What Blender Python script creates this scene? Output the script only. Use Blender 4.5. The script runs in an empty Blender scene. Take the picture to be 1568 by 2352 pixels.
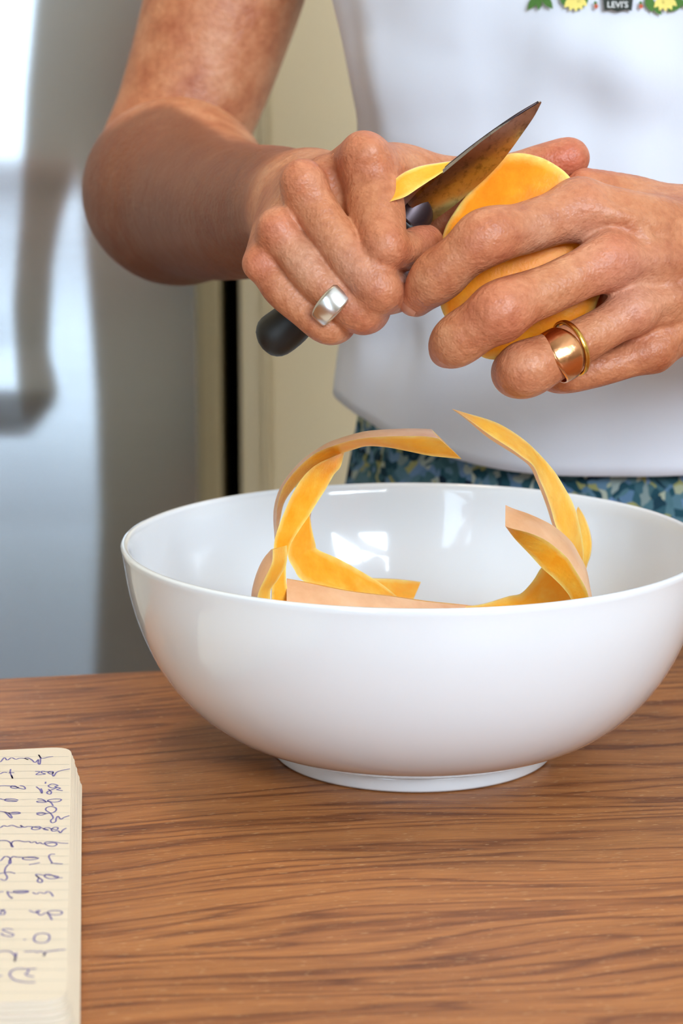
import bpy, bmesh, math, random
import numpy as np
from mathutils import Vector, Matrix
from mathutils import noise as MN
from mathutils.bvhtree import BVHTree
random.seed(3); np.random.seed(3)
C = bpy.context.scene.collection
S = bpy.context.scene

# ------------------------------------------------------------------ camera
F = 5262.0                       # focal length in pixels of the 1568 wide frame (50 mm on a 14.9 mm wide sensor)
TZ = 0.75                        # height of the table top
PITCH = math.radians(11.75)
CAM = np.array([-0.0272, -0.8413, TZ + 0.2677])
FWD = np.array([0, math.cos(PITCH), -math.sin(PITCH)])
UPV = np.array([0, math.sin(PITCH), math.cos(PITCH)])
RGT = np.array([1.0, 0, 0])
cd = bpy.data.cameras.new('camera'); cam = bpy.data.objects.new('camera', cd); C.objects.link(cam)
cam.location = CAM; cam.rotation_euler = (math.pi/2 - PITCH, 0, 0)
cd.sensor_fit = 'HORIZONTAL'; cd.sensor_width = 14.9; cd.lens = 50
cd.dof.use_dof = True; cd.dof.focus_distance = 0.80; cd.dof.aperture_fstop = 9.0
cd.clip_start = 0.02
S.camera = cam
# ------------------------------------------------------------------ world, lights, exposure
S.view_settings.view_transform = 'Standard'; S.view_settings.look = 'None'
S.view_settings.gamma = 1; S.view_settings.use_curve_mapping = False
S.view_settings.exposure = 0.15
w = bpy.data.worlds.new('world'); S.world = w; w.use_nodes = True
w.node_tree.nodes['Background'].inputs[0].default_value = (0.55, 0.75, 1.0, 1)
w.node_tree.nodes['Background'].inputs[1].default_value = 1.5
def area_light(name, loc, target, sx, sy, power, col):
    l = bpy.data.lights.new(name, 'AREA'); l.shape = 'RECTANGLE'; l.size = sx; l.size_y = sy
    l.energy = power; l.color = col
    o = bpy.data.objects.new(name, l); C.objects.link(o); o.location = loc
    o.rotation_euler = (Vector(target) - Vector(loc)).to_track_quat('-Z', 'Y').to_euler()
    return o
WX0, WX1, WZ0, WZ1, WY = 0.35, 1.95, 1.60, 2.90, -2.6       # window opening in the wall behind the camera
area_light('window_daylight', ((WX0+WX1)/2, WY-0.10, (WZ0+WZ1)/2), ((WX0+WX1)/2, 0, (WZ0+WZ1)/2), WX1-WX0+.3, WZ1-WZ0+.3, 245, (0.77, 0.885, 1.0))
DX0, DX1, DZ1 = -1.45, -.65, 2.15                          # glazed door in the same wall, further left
area_light('garden_door_daylight', ((DX0+DX1)/2, WY-.12, DZ1/2), ((DX0+DX1)/2, 0, DZ1/2), DX1-DX0, DZ1, 20, (0.72, 0.88, 1.0))

# ------------------------------------------------------------------ helpers
def s2l(r, g, b):
    def f(c):
        c /= 255.0
        return c/12.92 if c <= 0.04045 else ((c+0.055)/1.055)**2.4
    return (f(r), f(g), f(b), 1)
def PW(px, py, d):               # pixel of the frame + distance along the optical axis -> world point
    return CAM + RGT*((px-784)/F*d) + UPV*(-(py-1176)/F*d) + FWD*d
def PC(px, py, d):               # the same in camera-aligned metric coordinates
    return np.array([(px-784)/F*d, -(py-1176)/F*d, d])
def c2w(A):
    A = np.asarray(A); return CAM + A[..., 0:1]*RGT + A[..., 1:2]*UPV + A[..., 2:3]*FWD
def PZ(px, py, z):               # pixel on the horizontal plane z
    d = RGT*((px-784)/F) + UPV*(-(py-1176)/F) + FWD
    return CAM + d*((z-CAM[2])/d[2])
def link(name, me, mats, parent=None, smooth=True):
    o = bpy.data.objects.new(name, me); C.objects.link(o)
    for m in (mats if isinstance(mats, (list, tuple)) else [mats]): me.materials.append(m)
    if smooth: me.polygons.foreach_set('use_smooth', [True]*len(me.polygons))
    if parent: o.parent = parent
    return o
def mesh(name, V, Fc, mats, parent=None, smooth=True, fm=None):
    me = bpy.data.meshes.new(name); me.from_pydata([tuple(v) for v in V], [], [tuple(int(i) for i in f) for f in Fc]); 
    o = link(name, me, mats, parent, smooth)
    if fm is not None: me.polygons.foreach_set('material_index', list(fm))
    me.update(); return o
def tag(o, label, cat, group=None):
    o['label'] = label; o['category'] = cat
    if group: o['group'] = group
    return o
def struct(o): o['kind'] = 'structure'; return o
def empty(name, loc=(0, 0, 0)):
    o = bpy.data.objects.new(name, None); C.objects.link(o); o.location = loc; o.empty_display_size = .05; return o
def under(o, root):              # parent a mesh built in world coordinates to a root that stands elsewhere
    o.parent = root; o.matrix_parent_inverse = Matrix.Translation(-Vector(root.location)); return o
def box(name, lo, hi, mat, parent=None, bevel=0.0, seg=2):
    bm = bmesh.new(); bmesh.ops.create_cube(bm, size=1)
    for v in bm.verts: v.co = Vector([lo[i] + (v.co[i]+.5)*(hi[i]-lo[i]) for i in range(3)])
    if bevel: bmesh.ops.bevel(bm, geom=bm.edges[:], offset=bevel, segments=seg, affect='EDGES', profile=.5)
    me = bpy.data.meshes.new(name); bm.to_mesh(me); bm.free()
    return link(name, me, mat, parent, smooth=False)
def catmull(P, n):
    P = np.array(P, float)
    if len(P) == 2: t = np.linspace(0, 1, n)[:, None]; return P[0]*(1-t)+P[1]*t
    Q = np.vstack([2*P[0]-P[1], P, 2*P[-1]-P[-2]])
    seg = np.linalg.norm(np.diff(P, axis=0), axis=1); L = np.r_[0, np.cumsum(seg)]
    out = []
    for s in np.linspace(0, L[-1], n):
        i = min(max(np.searchsorted(L, s, side='right')-1, 0), len(P)-2)
        t = (s-L[i])/max(seg[i], 1e-9); a, b, c, d = Q[i:i+4]
        out.append(.5*((2*b)+(c-a)*t+(2*a-5*b+4*c-d)*t*t+(3*b-a-3*c+d)*t**3))
    return np.array(out)
def attr(o, name, vals):
    a = o.data.attributes.new(name, 'FLOAT', 'POINT'); a.data.foreach_set('value', np.asarray(vals, np.float32))

# ------------------------------------------------------------------ materials
class NT:
    def __init__(s, name):
        s.m = bpy.data.materials.new(name); s.m.use_nodes = True; s.t = s.m.node_tree; s.n = s.t.nodes
        s.b = s.n['Principled BSDF']
    def add(s, typ, **kw):
        n = s.n.new(typ)
        for k, v in kw.items():
            if k.startswith('i_'):
                key = k[2:]; key = int(key) if key.isdigit() else key
                n.inputs[key].default_value = v
            else: setattr(n, k, v)
        return n
    def l(s, a, b): s.t.links.new(a, b)
    def set(s, **kw):
        for k, v in kw.items(): s.b.inputs[k.replace('_', ' ')].default_value = v
        return s
    def coord(s, scale=(1, 1, 1), rot=(0, 0, 0)):
        c = s.add('ShaderNodeTexCoord'); m = s.add('ShaderNodeMapping'); m.inputs['Scale'].default_value = scale
        m.inputs['Rotation'].default_value = rot
        s.l(c.outputs['Object'], m.inputs[0]); return m.outputs[0]
    def noise(s, vec, sc, det=3, rough=.5, dist=0):
        n = s.add('ShaderNodeTexNoise'); n.inputs['Scale'].default_value = sc; n.inputs['Detail'].default_value = det
        n.inputs['Roughness'].default_value = rough; n.inputs['Distortion'].default_value = dist
        s.l(vec, n.inputs['Vector']); return n.outputs['Fac']
    def ramp(s, fac, stops):
        r = s.add('ShaderNodeValToRGB'); e = r.color_ramp.elements
        while len(e) < len(stops): e.new(0.5)
        for el, (p, c) in zip(e, stops): el.position = p; el.color = c
        s.l(fac, r.inputs[0]); return r.outputs[0]
    def mix(s, fac, a, b, typ='MIX'):
        m = s.add('ShaderNodeMix', data_type='RGBA', blend_type=typ)
        for sock, v in ((m.inputs[0], fac), (m.inputs[6], a), (m.inputs[7], b)):
            if hasattr(v, 'is_linked'): s.l(v, sock)
            else: sock.default_value = v
        return m.outputs[2]
    def math(s, op, a, b=0.0, c=0.0):
        m = s.add('ShaderNodeMath', operation=op)
        for sock, v in zip(m.inputs, (a, b, c)):
            if hasattr(v, 'is_linked'): s.l(v, sock)
            else: sock.default_value = v
        return m.outputs[0]
    def attr(s, name):
        a = s.add('ShaderNodeAttribute'); a.attribute_name = name; return a.outputs['Fac']
    def bump(s, h, strength, dist, prev=None):
        b = s.add('ShaderNodeBump'); b.inputs['Strength'].default_value = strength; b.inputs['Distance'].default_value = dist
        s.l(h, b.inputs['Height'])
        if prev: s.l(prev, b.inputs['Normal'])
        s.l(b.outputs[0], s.b.inputs['Normal']); return b.outputs[0]
def simple(name, col, rough=.5, **kw):
    m = NT(name); m.set(Base_Color=col, Roughness=rough, **kw); return m.m

def mat_skin():
    m = NT('skin'); v = m.coord()
    blot = m.noise(v, 60, 4, .6); fine = m.noise(v, 420, 3, .6)
    c = m.ramp(blot, [(.30, s2l(170, 98, 66)), (.5, s2l(194, 126, 88)), (.72, s2l(208, 148, 110))])
    c = m.mix(m.math('MULTIPLY', m.attr('red'), .62), c, s2l(206, 112, 88))
    c = m.mix(m.math('MULTIPLY', m.attr('pale'), .6), c, s2l(212, 166, 142))
    f2 = m.ramp(fine, [(.35, (.84, .76, .70, 1)), (.6, (1, 1, 1, 1))])
    c = m.mix(.8, c, f2, 'MULTIPLY')
    c = m.mix(m.math('MULTIPLY', m.attr('tan'), .85), c, s2l(116, 64, 42))  # forearm tone: suntan and shade mixed into one skin colour
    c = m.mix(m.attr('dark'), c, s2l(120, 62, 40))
    m.l(c, m.b.inputs['Base Color'])
    m.set(Roughness=.45, Subsurface_Weight=.08, Subsurface_Scale=.003, Specular_IOR_Level=.42)
    m.b.inputs['Subsurface Radius'].default_value = (1, .35, .2)
    # knuckle creases from the per-vertex distance along the finger
    wob = m.math('MULTIPLY', m.math('SUBTRACT', m.noise(v, 160, 2), .5), 3.2)
    ph = m.math('ADD', m.attr('crease_s'), wob)
    sn = m.math('SINE', m.math('MULTIPLY', ph, 3.3))
    cr = m.math('MULTIPLY', m.math('MULTIPLY', m.math('ABSOLUTE', sn), 1.0), m.attr('crease_m'))
    b1 = m.bump(cr, 1.0, .0013)
    vo = m.add('ShaderNodeTexVoronoi'); vo.inputs['Scale'].default_value = 900; m.l(v, vo.inputs['Vector'])
    b2 = m.bump(vo.outputs['Distance'], .45, .0003, b1)
    b3 = m.bump(m.noise(m.coord((260, 700, 260)), 1, 3), .5, .0005, b2); m.bump(m.noise(v, 90, 4, .65), .6, .0022, b3)
    return m.m
def mat_wood():
    m = NT('oiled_wood')
    base = m.coord((1, 1, 1), (0, 0, math.radians(-2.0)))
    # slow warp of the grain
    w1 = m.noise(m.coord((2.0, 5, 1)), 1, 2, .5)
    sep = m.add('ShaderNodeSeparateXYZ'); m.l(base, sep.inputs[0])
    y = m.math('ADD', sep.outputs[1], m.math('MULTIPLY', m.math('SUBTRACT', w1, .5), .15))
    w2 = m.noise(m.coord((14, 60, 1)), 1, 3, .6)
    y = m.math('ADD', y, m.math('MULTIPLY', m.math('SUBTRACT', w2, .5), .005))
    comb = m.add('ShaderNodeCombineXYZ'); m.l(m.math('MULTIPLY', sep.outputs[0], .10), comb.inputs[0]); m.l(y, comb.inputs[1])
    n1 = m.noise(comb.outputs[0], 34, 3, .5)              # uneven ring spacing
    n2 = m.noise(comb.outputs[0], 11, 2, .5)              # broad bands
    comb2 = m.add('ShaderNodeCombineXYZ'); m.l(m.math('MULTIPLY', sep.outputs[0], .045), comb2.inputs[0]); m.l(y, comb2.inputs[1])
    n3 = m.noise(comb2.outputs[0], 1100, 2, .6)           # pores
    n4 = m.noise(comb2.outputs[0], 260, 3, .6)
    ring = m.math('FRACT', m.math('ADD', m.math('MULTIPLY', y, 70), m.math('MULTIPLY', n1, 8)))
    c = m.ramp(ring, [(0, s2l(128, 76, 42)), (.06, s2l(146, 90, 50)), (.18, s2l(176, 115, 66)), (.55, s2l(186, 124, 72)), (.86, s2l(164, 104, 60)), (1, s2l(128, 76, 42))])
    c = m.mix(.55, c, m.ramp(n2, [(.34, (.70, .63, .58, 1)), (.62, (1, 1, 1, 1))]), 'MULTIPLY')
    c = m.mix(.65, c, m.ramp(n4, [(.34, (.68, .60, .54, 1)), (.5, (1, 1, 1, 1)), (.7, (1.08, 1.06, 1.0, 1))]), 'MULTIPLY')
    c = m.mix(.7, c, m.ramp(n3, [(.34, (.62, .54, .48, 1)), (.48, (1, 1, 1, 1)), (.75, (1.1, 1.08, 1.05, 1))]), 'MULTIPLY')
    fl = m.noise(m.coord((240, 1500, 1)), 1, 2, .5)
    c = m.mix(m.ramp(fl, [(.66, (0, 0, 0, 1)), (.73, (.8, .8, .8, 1))]), c, s2l(222, 178, 130))
    m.l(c, m.b.inputs['Base Color'])
    m.set(Roughness=.42, Specular_IOR_Level=.35)
    b = m.bump(n3, .35, .0006); m.bump(n1, .35, .0012, b)
    return m.m
def mat_flesh(name='squash_flesh', lo=(255, 160, 24), hi=(255, 196, 78), rim=(253, 222, 130)):
    m = NT(name); v = m.coord()
    n = m.noise(v, 95, 4, .6)
    c = m.ramp(n, [(.32, s2l(*lo)), (.55, s2l((lo[0]+hi[0])//2, (lo[1]+hi[1])//2, (lo[2]+hi[2])//2)), (.72, s2l(*hi))])
    e = m.math('ADD', m.attr('edge'), m.math('MULTIPLY', m.math('SUBTRACT', m.noise(v, 240, 3), .5), .35))
    c = m.mix(m.ramp(e, [(.62, (0, 0, 0, 1)), (.9, (.5, .5, .5, 1)), (1, (1, 1, 1, 1))]), c, s2l(*rim))
    g = m.noise(v, 170, 2, .5)
    gm = m.math('MULTIPLY', m.ramp(g, [(.66, (0, 0, 0, 1)), (.74, (.5, .5, .5, 1))]), m.math('MULTIPLY', m.attr('edge'), .8))
    c = m.mix(gm, c, s2l(176, 152, 34))
    m.l(c, m.b.inputs['Base Color'])
    m.set(Roughness=.42, Subsurface_Weight=.2, Subsurface_Scale=.003, Specular_IOR_Level=.32)
    m.b.inputs['Subsurface Radius'].default_value = (1, .55, .12)
    b = m.bump(m.noise(v, 900, 3), .3, .0004); m.bump(m.noise(v, 220, 3), .3, .0009, b)
    return m.m
def mat_rind():
    m = NT('squash_rind'); v = m.coord()
    c = m.ramp(m.noise(v, 70, 4, .6), [(.3, s2l(226, 168, 122)), (.6, s2l(240, 190, 146)), (.8, s2l(244, 202, 164))])
    c = m.mix(m.ramp(m.noise(v, 28, 2), [(.70, (0, 0, 0, 1)), (.74, (.6, .6, .6, 1))]), c, s2l(160, 110, 50))
    m.l(c, m.b.inputs['Base Color']); m.set(Roughness=.4, Specular_IOR_Level=.5, Subsurface_Weight=.1, Subsurface_Scale=.003)
    m.bump(m.noise(v, 500, 3), .2, .0004); return m.m
def mat_steel():
    m = NT('brushed_steel'); m.set(Base_Color=s2l(196, 200, 205), Metallic=1.0, Roughness=.21)
    m.bump(m.noise(m.coord((3, 3, 700)), 1, 2), .06, .0006); return m.m
def mat_blade():
    m = NT('blade_steel'); m.set(Metallic=1.0, Roughness=.24)
    v = m.coord(); c = m.ramp(m.noise(v, 340, 4, .7), [(.3, s2l(120, 116, 118)), (.5, s2l(160, 158, 162))]); m.l(c, m.b.inputs['Base Color'])
    m.bump(m.noise(v, 500, 3), .12, .0003); return m.m
def mat_shirt():
    m = NT('white_cotton'); v = m.coord()
    m.set(Base_Color=s2l(220, 224, 234), Roughness=.9, Specular_IOR_Level=.15, Sheen_Weight=.15)
    b = m.bump(m.noise(v, 1400, 2), .25, .0004); m.bump(m.noise(v, 14, 3), .35, .006, b); return m.m
def mat_shorts():
    m = NT('blue_green_print'); v = m.coord()
    vo = m.add('ShaderNodeTexVoronoi'); vo.inputs['Scale'].default_value = 230; vo.inputs['Randomness'].default_value = 1
    wv = m.add('ShaderNodeMix', data_type='VECTOR'); wv.inputs[0].default_value = .02
    nz = m.add('ShaderNodeTexNoise'); nz.inputs['Scale'].default_value = 60; m.l(v, nz.inputs['Vector'])
    m.l(v, wv.inputs[4]); m.l(nz.outputs['Color'], wv.inputs[5]); m.l(wv.outputs[1], vo.inputs['Vector'])
    sp = m.add('ShaderNodeSeparateColor'); m.l(vo.outputs['Color'], sp.inputs[0])
    r = m.ramp(sp.outputs[0], [(0, s2l(24, 36, 54)), (.22, s2l(40, 80, 92)), (.42, s2l(84, 118, 128)), (.58, s2l(110, 140, 180)), (.72, s2l(60, 96, 104)), (.84, s2l(176, 186, 178)), (.93, s2l(150, 150, 96))])
    m.l(r, m.b.inputs['Base Color']); m.set(Roughness=.9, Specular_IOR_Level=.1); return m.m
def mat_gold(name, col):
    m = NT(name); m.set(Base_Color=col, Metallic=1.0, Roughness=.22)
    v = m.coord(); m.bump(m.noise(v, 700, 3), .2, .0003); return m.m

M = dict(
    skin=mat_skin(), wood=mat_wood(), flesh=mat_flesh(), rind=mat_rind(), pale=mat_flesh('squash_flesh_pale', (252, 172, 40), (255, 204, 92), (253, 224, 140)), steel=mat_steel(), blade=mat_blade(),
    squash=mat_flesh('squash_cut_face', (248, 136, 14), (255, 166, 34), (248, 214, 120)),
    shirt=mat_shirt(), shorts=mat_shorts(), gold=mat_gold('rose_gold', s2l(222, 160, 114)), gold2=mat_gold('yellow_gold', s2l(222, 178, 92)),
    silver=simple('silver', s2l(226, 224, 222), .25, Metallic=1.0),
    porcelain=simple('white_porcelain', s2l(236, 241, 246), .12, Coat_Weight=.6, Coat_Roughness=.03, Specular_IOR_Level=.5),
    darksteel=simple('dark_steel', s2l(70, 60, 64), .35, Metallic=.8),
    black=simple('black_handle', s2l(20, 19, 18), .45),
    cream=simple('cream_paint', s2l(238, 222, 188), .45), cream2=simple('cream_trim', s2l(206, 192, 158), .5),
    wall=simple('wall_paint', s2l(226, 220, 206), .8), dark=simple('dark_recess', s2l(22, 19, 15), .9),
    floor=simple('floor_tile', s2l(120, 104, 88), .4), ceil=simple('ceiling_paint', s2l(225, 222, 214), .9),
    white=simple('white_frame', s2l(230, 230, 226), .4), curtain=simple('sheer_curtain', s2l(225, 222, 215), .9),
    paper=simple('cream_paper', s2l(238, 226, 208), .8), cover=simple('red_cover', s2l(150, 60, 52), .6),
    ink=simple('blue_ink', s2l(120, 112, 176), .7), rule=simple('ruled_line', s2l(196, 194, 186), .8),
    nail=simple('fingernail', s2l(186, 124, 98), .3, Coat_Weight=.3),
    green=simple('green_print', s2l(76, 120, 52), .9), yellow=simple('yellow_print', s2l(236, 218, 120), .9),
    char=simple('charcoal_print', s2l(52, 58, 52), .9), red=simple('red_print', s2l(190, 90, 60), .9), wprint=simple('white_print', s2l(226, 228, 226), .9),
    glass=None)
lg = NT('lamp_glow'); lg.set(Base_Color=(.9, .85, .7, 1), Emission_Color=(1, .78, .5, 1), Emission_Strength=40.0); M['lampglow'] = lg.m
g = NT('window_glass'); tr = g.add('ShaderNodeBsdfTransparent'); gl = g.add('ShaderNodeBsdfGlossy', i_Roughness=.0); mx = g.add('ShaderNodeMixShader')
fr = g.add('ShaderNodeFresnel', i_IOR=1.45); g.l(fr.outputs[0], mx.inputs[0]); g.l(tr.outputs[0], mx.inputs[1]); g.l(gl.outputs[0], mx.inputs[2])
g.l(mx.outputs[0], g.n['Material Output'].inputs[0]); M['glass'] = g.m

# ------------------------------------------------------------------ the room
RX0, RX1, RY1, RZ = -1.6, 2.3, 1.06, 3.15
struct(box('floor', (RX0-.1, WY-.1, -.05), (RX1+.1, RY1+.7, 0), M['floor']))
struct(box('ceiling', (RX0-.1, WY-.1, RZ), (RX1+.1, RY1+.7, RZ+.05), M['ceil']))
struct(box('wall_left', (RX0-.1, WY, 0), (RX0, RY1+.7, RZ), M['wall']))
struct(box('wall_right', (RX1, WY, 0), (RX1+.1, RY1+.7, RZ), M['wall']))
def front_wall():
    bm = bmesh.new()
    for (a, b, c, d) in ((RX0-.1, DX0, 0, RZ), (DX0, DX1, DZ1, RZ), (DX1, WX0, 0, RZ), (WX0, WX1, 0, WZ0), (WX0, WX1, WZ1, RZ), (WX1, RX1+.1, 0, RZ)):
        r = bmesh.ops.create_cube(bm, size=1)
        for v in r['verts']: v.co = Vector((a+(v.co.x+.5)*(b-a), WY-.06+(v.co.y+.5)*.06, c+(v.co.z+.5)*(d-c)))
    me = bpy.data.meshes.new('wall_front'); bm.to_mesh(me); bm.free(); struct(link('wall_front', me, M['wall'], smooth=False))
front_wall()
gd = struct(box('door_2', (DX0, WY-.05, 0), (DX1, WY-.01, .10), M['white']))
for (a, b, c, d) in ((DX0, DX0+.06, .1, DZ1), (DX1-.06, DX1, .1, DZ1), (DX0+.06, DX1-.06, DZ1-.06, DZ1), (DX0+.06, DX1-.06, 1.0, 1.05)):
    box('door_frame', (a, WY-.05, c), (b, WY-.01, d), M['white'], gd, .003)
for (c, d) in ((.10, 1.0), (1.05, DZ1-.06)): box('pane', (DX0+.06, WY-.034, c), (DX1-.06, WY-.030, d), M['glass'], gd)
# window: frame, mullions, panes, curtains
win = struct(box('window_1', (WX0, WY-.06, WZ0-.03), (WX1, WY+.03, WZ0), M['white']))
for (a, b, c, d) in ((WX0, WX0+.05, WZ0, WZ1), (WX1-.05, WX1, WZ0, WZ1), (WX0+.05, WX1-.05, WZ1-.05, WZ1), (WX0+.05, WX1-.05, WZ0, WZ0+.05), ((WX0+WX1)/2-.03, (WX0+WX1)/2+.03, WZ0+.05, WZ1-.05)):
    box('window_frame', (a, WY-.05, c), (b, WY-.01, d), M['white'], win, .003)
for (a, b) in ((WX0+.05, (WX0+WX1)/2-.03), ((WX0+WX1)/2+.03, WX1-.05)):
    box('pane', (a, WY-.034, WZ0+.05), (b, WY-.030, WZ1-.05), M['glass'], win)
def curtain(x0, x1):
    n = 90; V = []; Fc = []
    for i in range(n):
        x = x0+(x1-x0)*i/(n-1); y = WY+.08+.018*math.sin(i*.75)+.01*math.sin(i*.31)
        V += [(x, y, 1.4), (x, y, 3.02)]
    for i in range(n-1): Fc.append((2*i, 2*i+2, 2*i+3, 2*i+1))
    o = mesh('curtain', V, Fc, M['curtain']); md = o.modifiers.new('t', 'SOLIDIFY'); md.thickness = .002
    return o
tag(curtain(WX0-.12, WX0+.14), 'pale curtain gathered at the left side of the window', 'curtain')
tag(curtain(WX1-.14, WX1+.12), 'pale curtain gathered at the right side of the window', 'curtain')
# back wall with the cream door, its strip of jamb and the gap, its shade put into near-black paint
def backX(px, Y=RY1, py=900):
    d = RGT*((px-784)/F) + UPV*(-(py-1176)/F) + FWD; k = (Y-CAM[1])/d[1]; return (CAM+d*k)[0]
xf, xs, xg, xd = backX(478), backX(508), backX(512), backX(552)
DXR = .75
struct(box('wall_back', (DXR+.02, RY1, 0), (RX1+.1, RY1+.08, RZ), M['wall']))
struct(box('trim_1', (xf-.02, RY1-.02, 0), (xs, RY1+.10, RZ), M['cream2'], bevel=.002))
struct(box('wall_back', (RX0-.1, RY1, 0), (xf-.02, RY1+.08, RZ), M['wall']))
struct(box('wall_recess', (xf-.3, RY1+.40, 0), (DXR+.3, RY1+.44, RZ), M['dark']))  # near-black so the depth of the gap has its shade in the colour
struct(box('wall_recess_side', (xs-.05, RY1+.10, 0), (xs-.001, RY1+.40, RZ), M['dark']))
door = struct(box('door_1', (xd, RY1-.005, .02), (DXR, RY1+.035, RZ-.06), M['cream'], bevel=.004))
struct(box('door_1_edge', (xd+.001, RY1+.036, .02), (xd+.03, RY1+.40, RZ-.06), M['dark']))  # dark lining behind the door, shade of the gap put into its colour
for (a, b, t) in ((backX(596), backX(604), .004), (backX(606), backX(618), .009), (backX(620), backX(626), .003)):
    box('moulding', (a, RY1-.005-t, .12), (b, RY1-.004, RZ-.16), M['cream'], door, .0012)

# warm ceiling lamp over the person
cl = empty('ceiling_lamp', (-.35, .45, RZ)); tag(cl, 'round warm ceiling lamp above the cream door', 'lamp')
def lamp_part(nm, prof, mat):
    V_ = [(-.35+r*math.cos(2*math.pi*i/48), .45+r*math.sin(2*math.pi*i/48), RZ+z) for r, z in prof for i in range(48)]
    under(mesh(nm, V_, [(j*48+i, j*48+(i+1) % 48, (j+1)*48+(i+1) % 48, (j+1)*48+i) for j in range(len(prof)-1) for i in range(48)], mat), cl)
lamp_part('base', [(.001, -.001), (.09, -.001), (.09, -.03), (.07, -.04), (.001, -.04)], M['white'])
lamp_part('lamp_shade', [(.075, -.036), (.13, -.05), (.15, -.08), (.13, -.11), (.08, -.135), (.001, -.14)], M['lampglow'])

# fridge: steel door with an uneven skin shaped to place its reflections
FY = RY1-.09
fr = empty('steel_fridge', (-.70, FY+.05, 0))
tag(fr, 'tall brushed steel fridge door with cold window reflections, left of the cream strip', 'fridge')
nx, nz = 400, 260
x0f, x1f = -.62, xf-.004
xs_ = np.linspace(x0f, x1f, nx); zs_ = np.linspace(.08, 1.95, nz)
X, Z = np.meshgrid(xs_, zs_, indexing='ij')
def fridge_slope(X, Z):
    # uneven sheet: facings laid out so bright and dark reflections land in chosen bands
    v = np.stack([X, np.full_like(X, FY), Z], -1)-CAM; dp = v@FWD; px = 784+F*(v@RGT)/dp; py = 1176-F*(v@UPV)/dp
    sm = lambda t: 1/(1+np.exp(-t))
    xL = np.interp(py, [-200, 0, 200, 400, 700, 900, 1000, 1100], [110, 92, 72, 62, 36, 48, 60, 60])
    xS = np.interp(py, [300, 360, 500, 600, 800, 900, 960, 1020], [190, 178, 138, 122, 112, 135, 90, 20])
    xR = np.interp(py, [-200, 360, 450, 900, 1200, 1560, 2000], [178, 178, 200, 232, 240, 226, 220])
    left = sm((xL-px)/9); mid = sm((px-xS)/9)*sm((xR-px)/9)*sm((py-360)/25)
    m = np.clip(left+mid, 0, 1)
    return .10+(-.035-.10)*m
SL = fridge_slope(X, Z); H = np.cumsum(SL, axis=0)*(xs_[1]-xs_[0]); H -= H.max()
Yf = FY - np.abs(H-H[-1:])*0 + (H - H[-1:])*1.0
V = np.stack([X, Yf, Z], -1).reshape(-1, 3)
Fc = [(i*nz+j, (i+1)*nz+j, (i+1)*nz+j+1, i*nz+j+1) for i in range(nx-1) for j in range(nz-1)]
under(mesh('door', V, Fc, M['steel']), fr)
under(box('body', (x0f, FY+.004, .05), (x1f, RY1-.002, 1.95), M['steel'], bevel=.003), fr)
under(box('plinth', (x0f+.02, FY+.01, 0), (x1f-.02, RY1-.01, .05), M['dark']), fr)

# ------------------------------------------------------------------ table
A_ = PZ(0, 1556, TZ); B_ = PZ(370, 1537, TZ); th = math.atan2(B_[1]-A_[1], B_[0]-A_[0])
tab = empty('wooden_table', (0, -.35, 0)); tag(tab, 'wooden table with fine wavy brown grain under the white bowl', 'table')
ex = np.array([math.cos(th*.999), math.sin(th), 0]); ey = np.array([-ex[1], ex[0], 0])
top = box('tabletop', (-.95, -.86, TZ-.032), (.95, 0, TZ), M['wood'], bevel=.0025, seg=3)
top.rotation_euler = (0, 0, th); top.location = (A_[0]+ex[0]*.2, A_[1]+ex[1]*.2, 0)
under(top, tab)
for (u, v) in ((-.85, -.78), (.85, -.78), (-.85, -.08), (.85, -.08)):
    c = np.array(top.location)+ex*u+ey*v
    bm = bmesh.new(); r = bmesh.ops.create_cube(bm, size=1)
    for q in r['verts']:
        k = .035 if q.co.z > 0 else .024
        q.co = Vector((c[0]+q.co.x*2*k, c[1]+q.co.y*2*k, 0 if q.co.z < 0 else TZ-.032))
    me = bpy.data.meshes.new('leg'); bm.to_mesh(me); bm.free(); under(link('leg', me, M['wood'], smooth=False), tab)

# ------------------------------------------------------------------ bowl
def lathe(name, prof, mat, n=160, parent=None, loc=(0, 0, 0)):
    V = []; Fc = []
    for (r, z) in prof:
        if r < 1e-6: r = 1e-5
        V += [(loc[0]+r*math.cos(2*math.pi*i/n), loc[1]+r*math.sin(2*math.pi*i/n), loc[2]+z) for i in range(n)]
    m = len(prof)
    for j in range(m-1):
        for i in range(n): Fc.append((j*n+i, j*n+(i+1) % n, (j+1)*n+(i+1) % n, (j+1)*n+i))
    return mesh(name, V, Fc, mat, parent)
bowl = empty('white_bowl', (0, 0, TZ)); tag(bowl, 'large glossy white porcelain bowl full of squash peelings on the wooden table', 'bowl')
RH = .0828
outer = catmull([(0, .0045), (.045, .0045), (.0535, .0062), (.0625, .0088), (.0755, .0150), (.0865, .0240), (.0955, .0355), (.1022, .0490), (.1068, .0640), (.1094, .0800)], 60)
rim = [(.1098, .0817), (.1094, .0825), (.1084, .0828), (.1074, .0823), (.1068, .0812)]
inner = catmull([(.1062, .0790), (.1035, .0635), (.0990, .0500), (.0925, .0372), (.0835, .0262), (.0720, .0172), (.0560, .0112), (.035, .0088), (0, .0082)], 60)
body_prof = [tuple(p) for p in outer] + rim + [tuple(p) for p in inner]
under(lathe('body', body_prof, M['porcelain'], 200, None, (0, 0, TZ)), bowl)
foot = [(.050, .0050), (.0535, .0062), (.0537, .0050), (.0534, .0012), (.0528, .0003), (.0505, .0003), (.0500, .0010), (.0495, .0050)]
under(lathe('foot_ring', foot, M['porcelain'], 200, None, (0, 0, TZ)), bowl)

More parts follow.
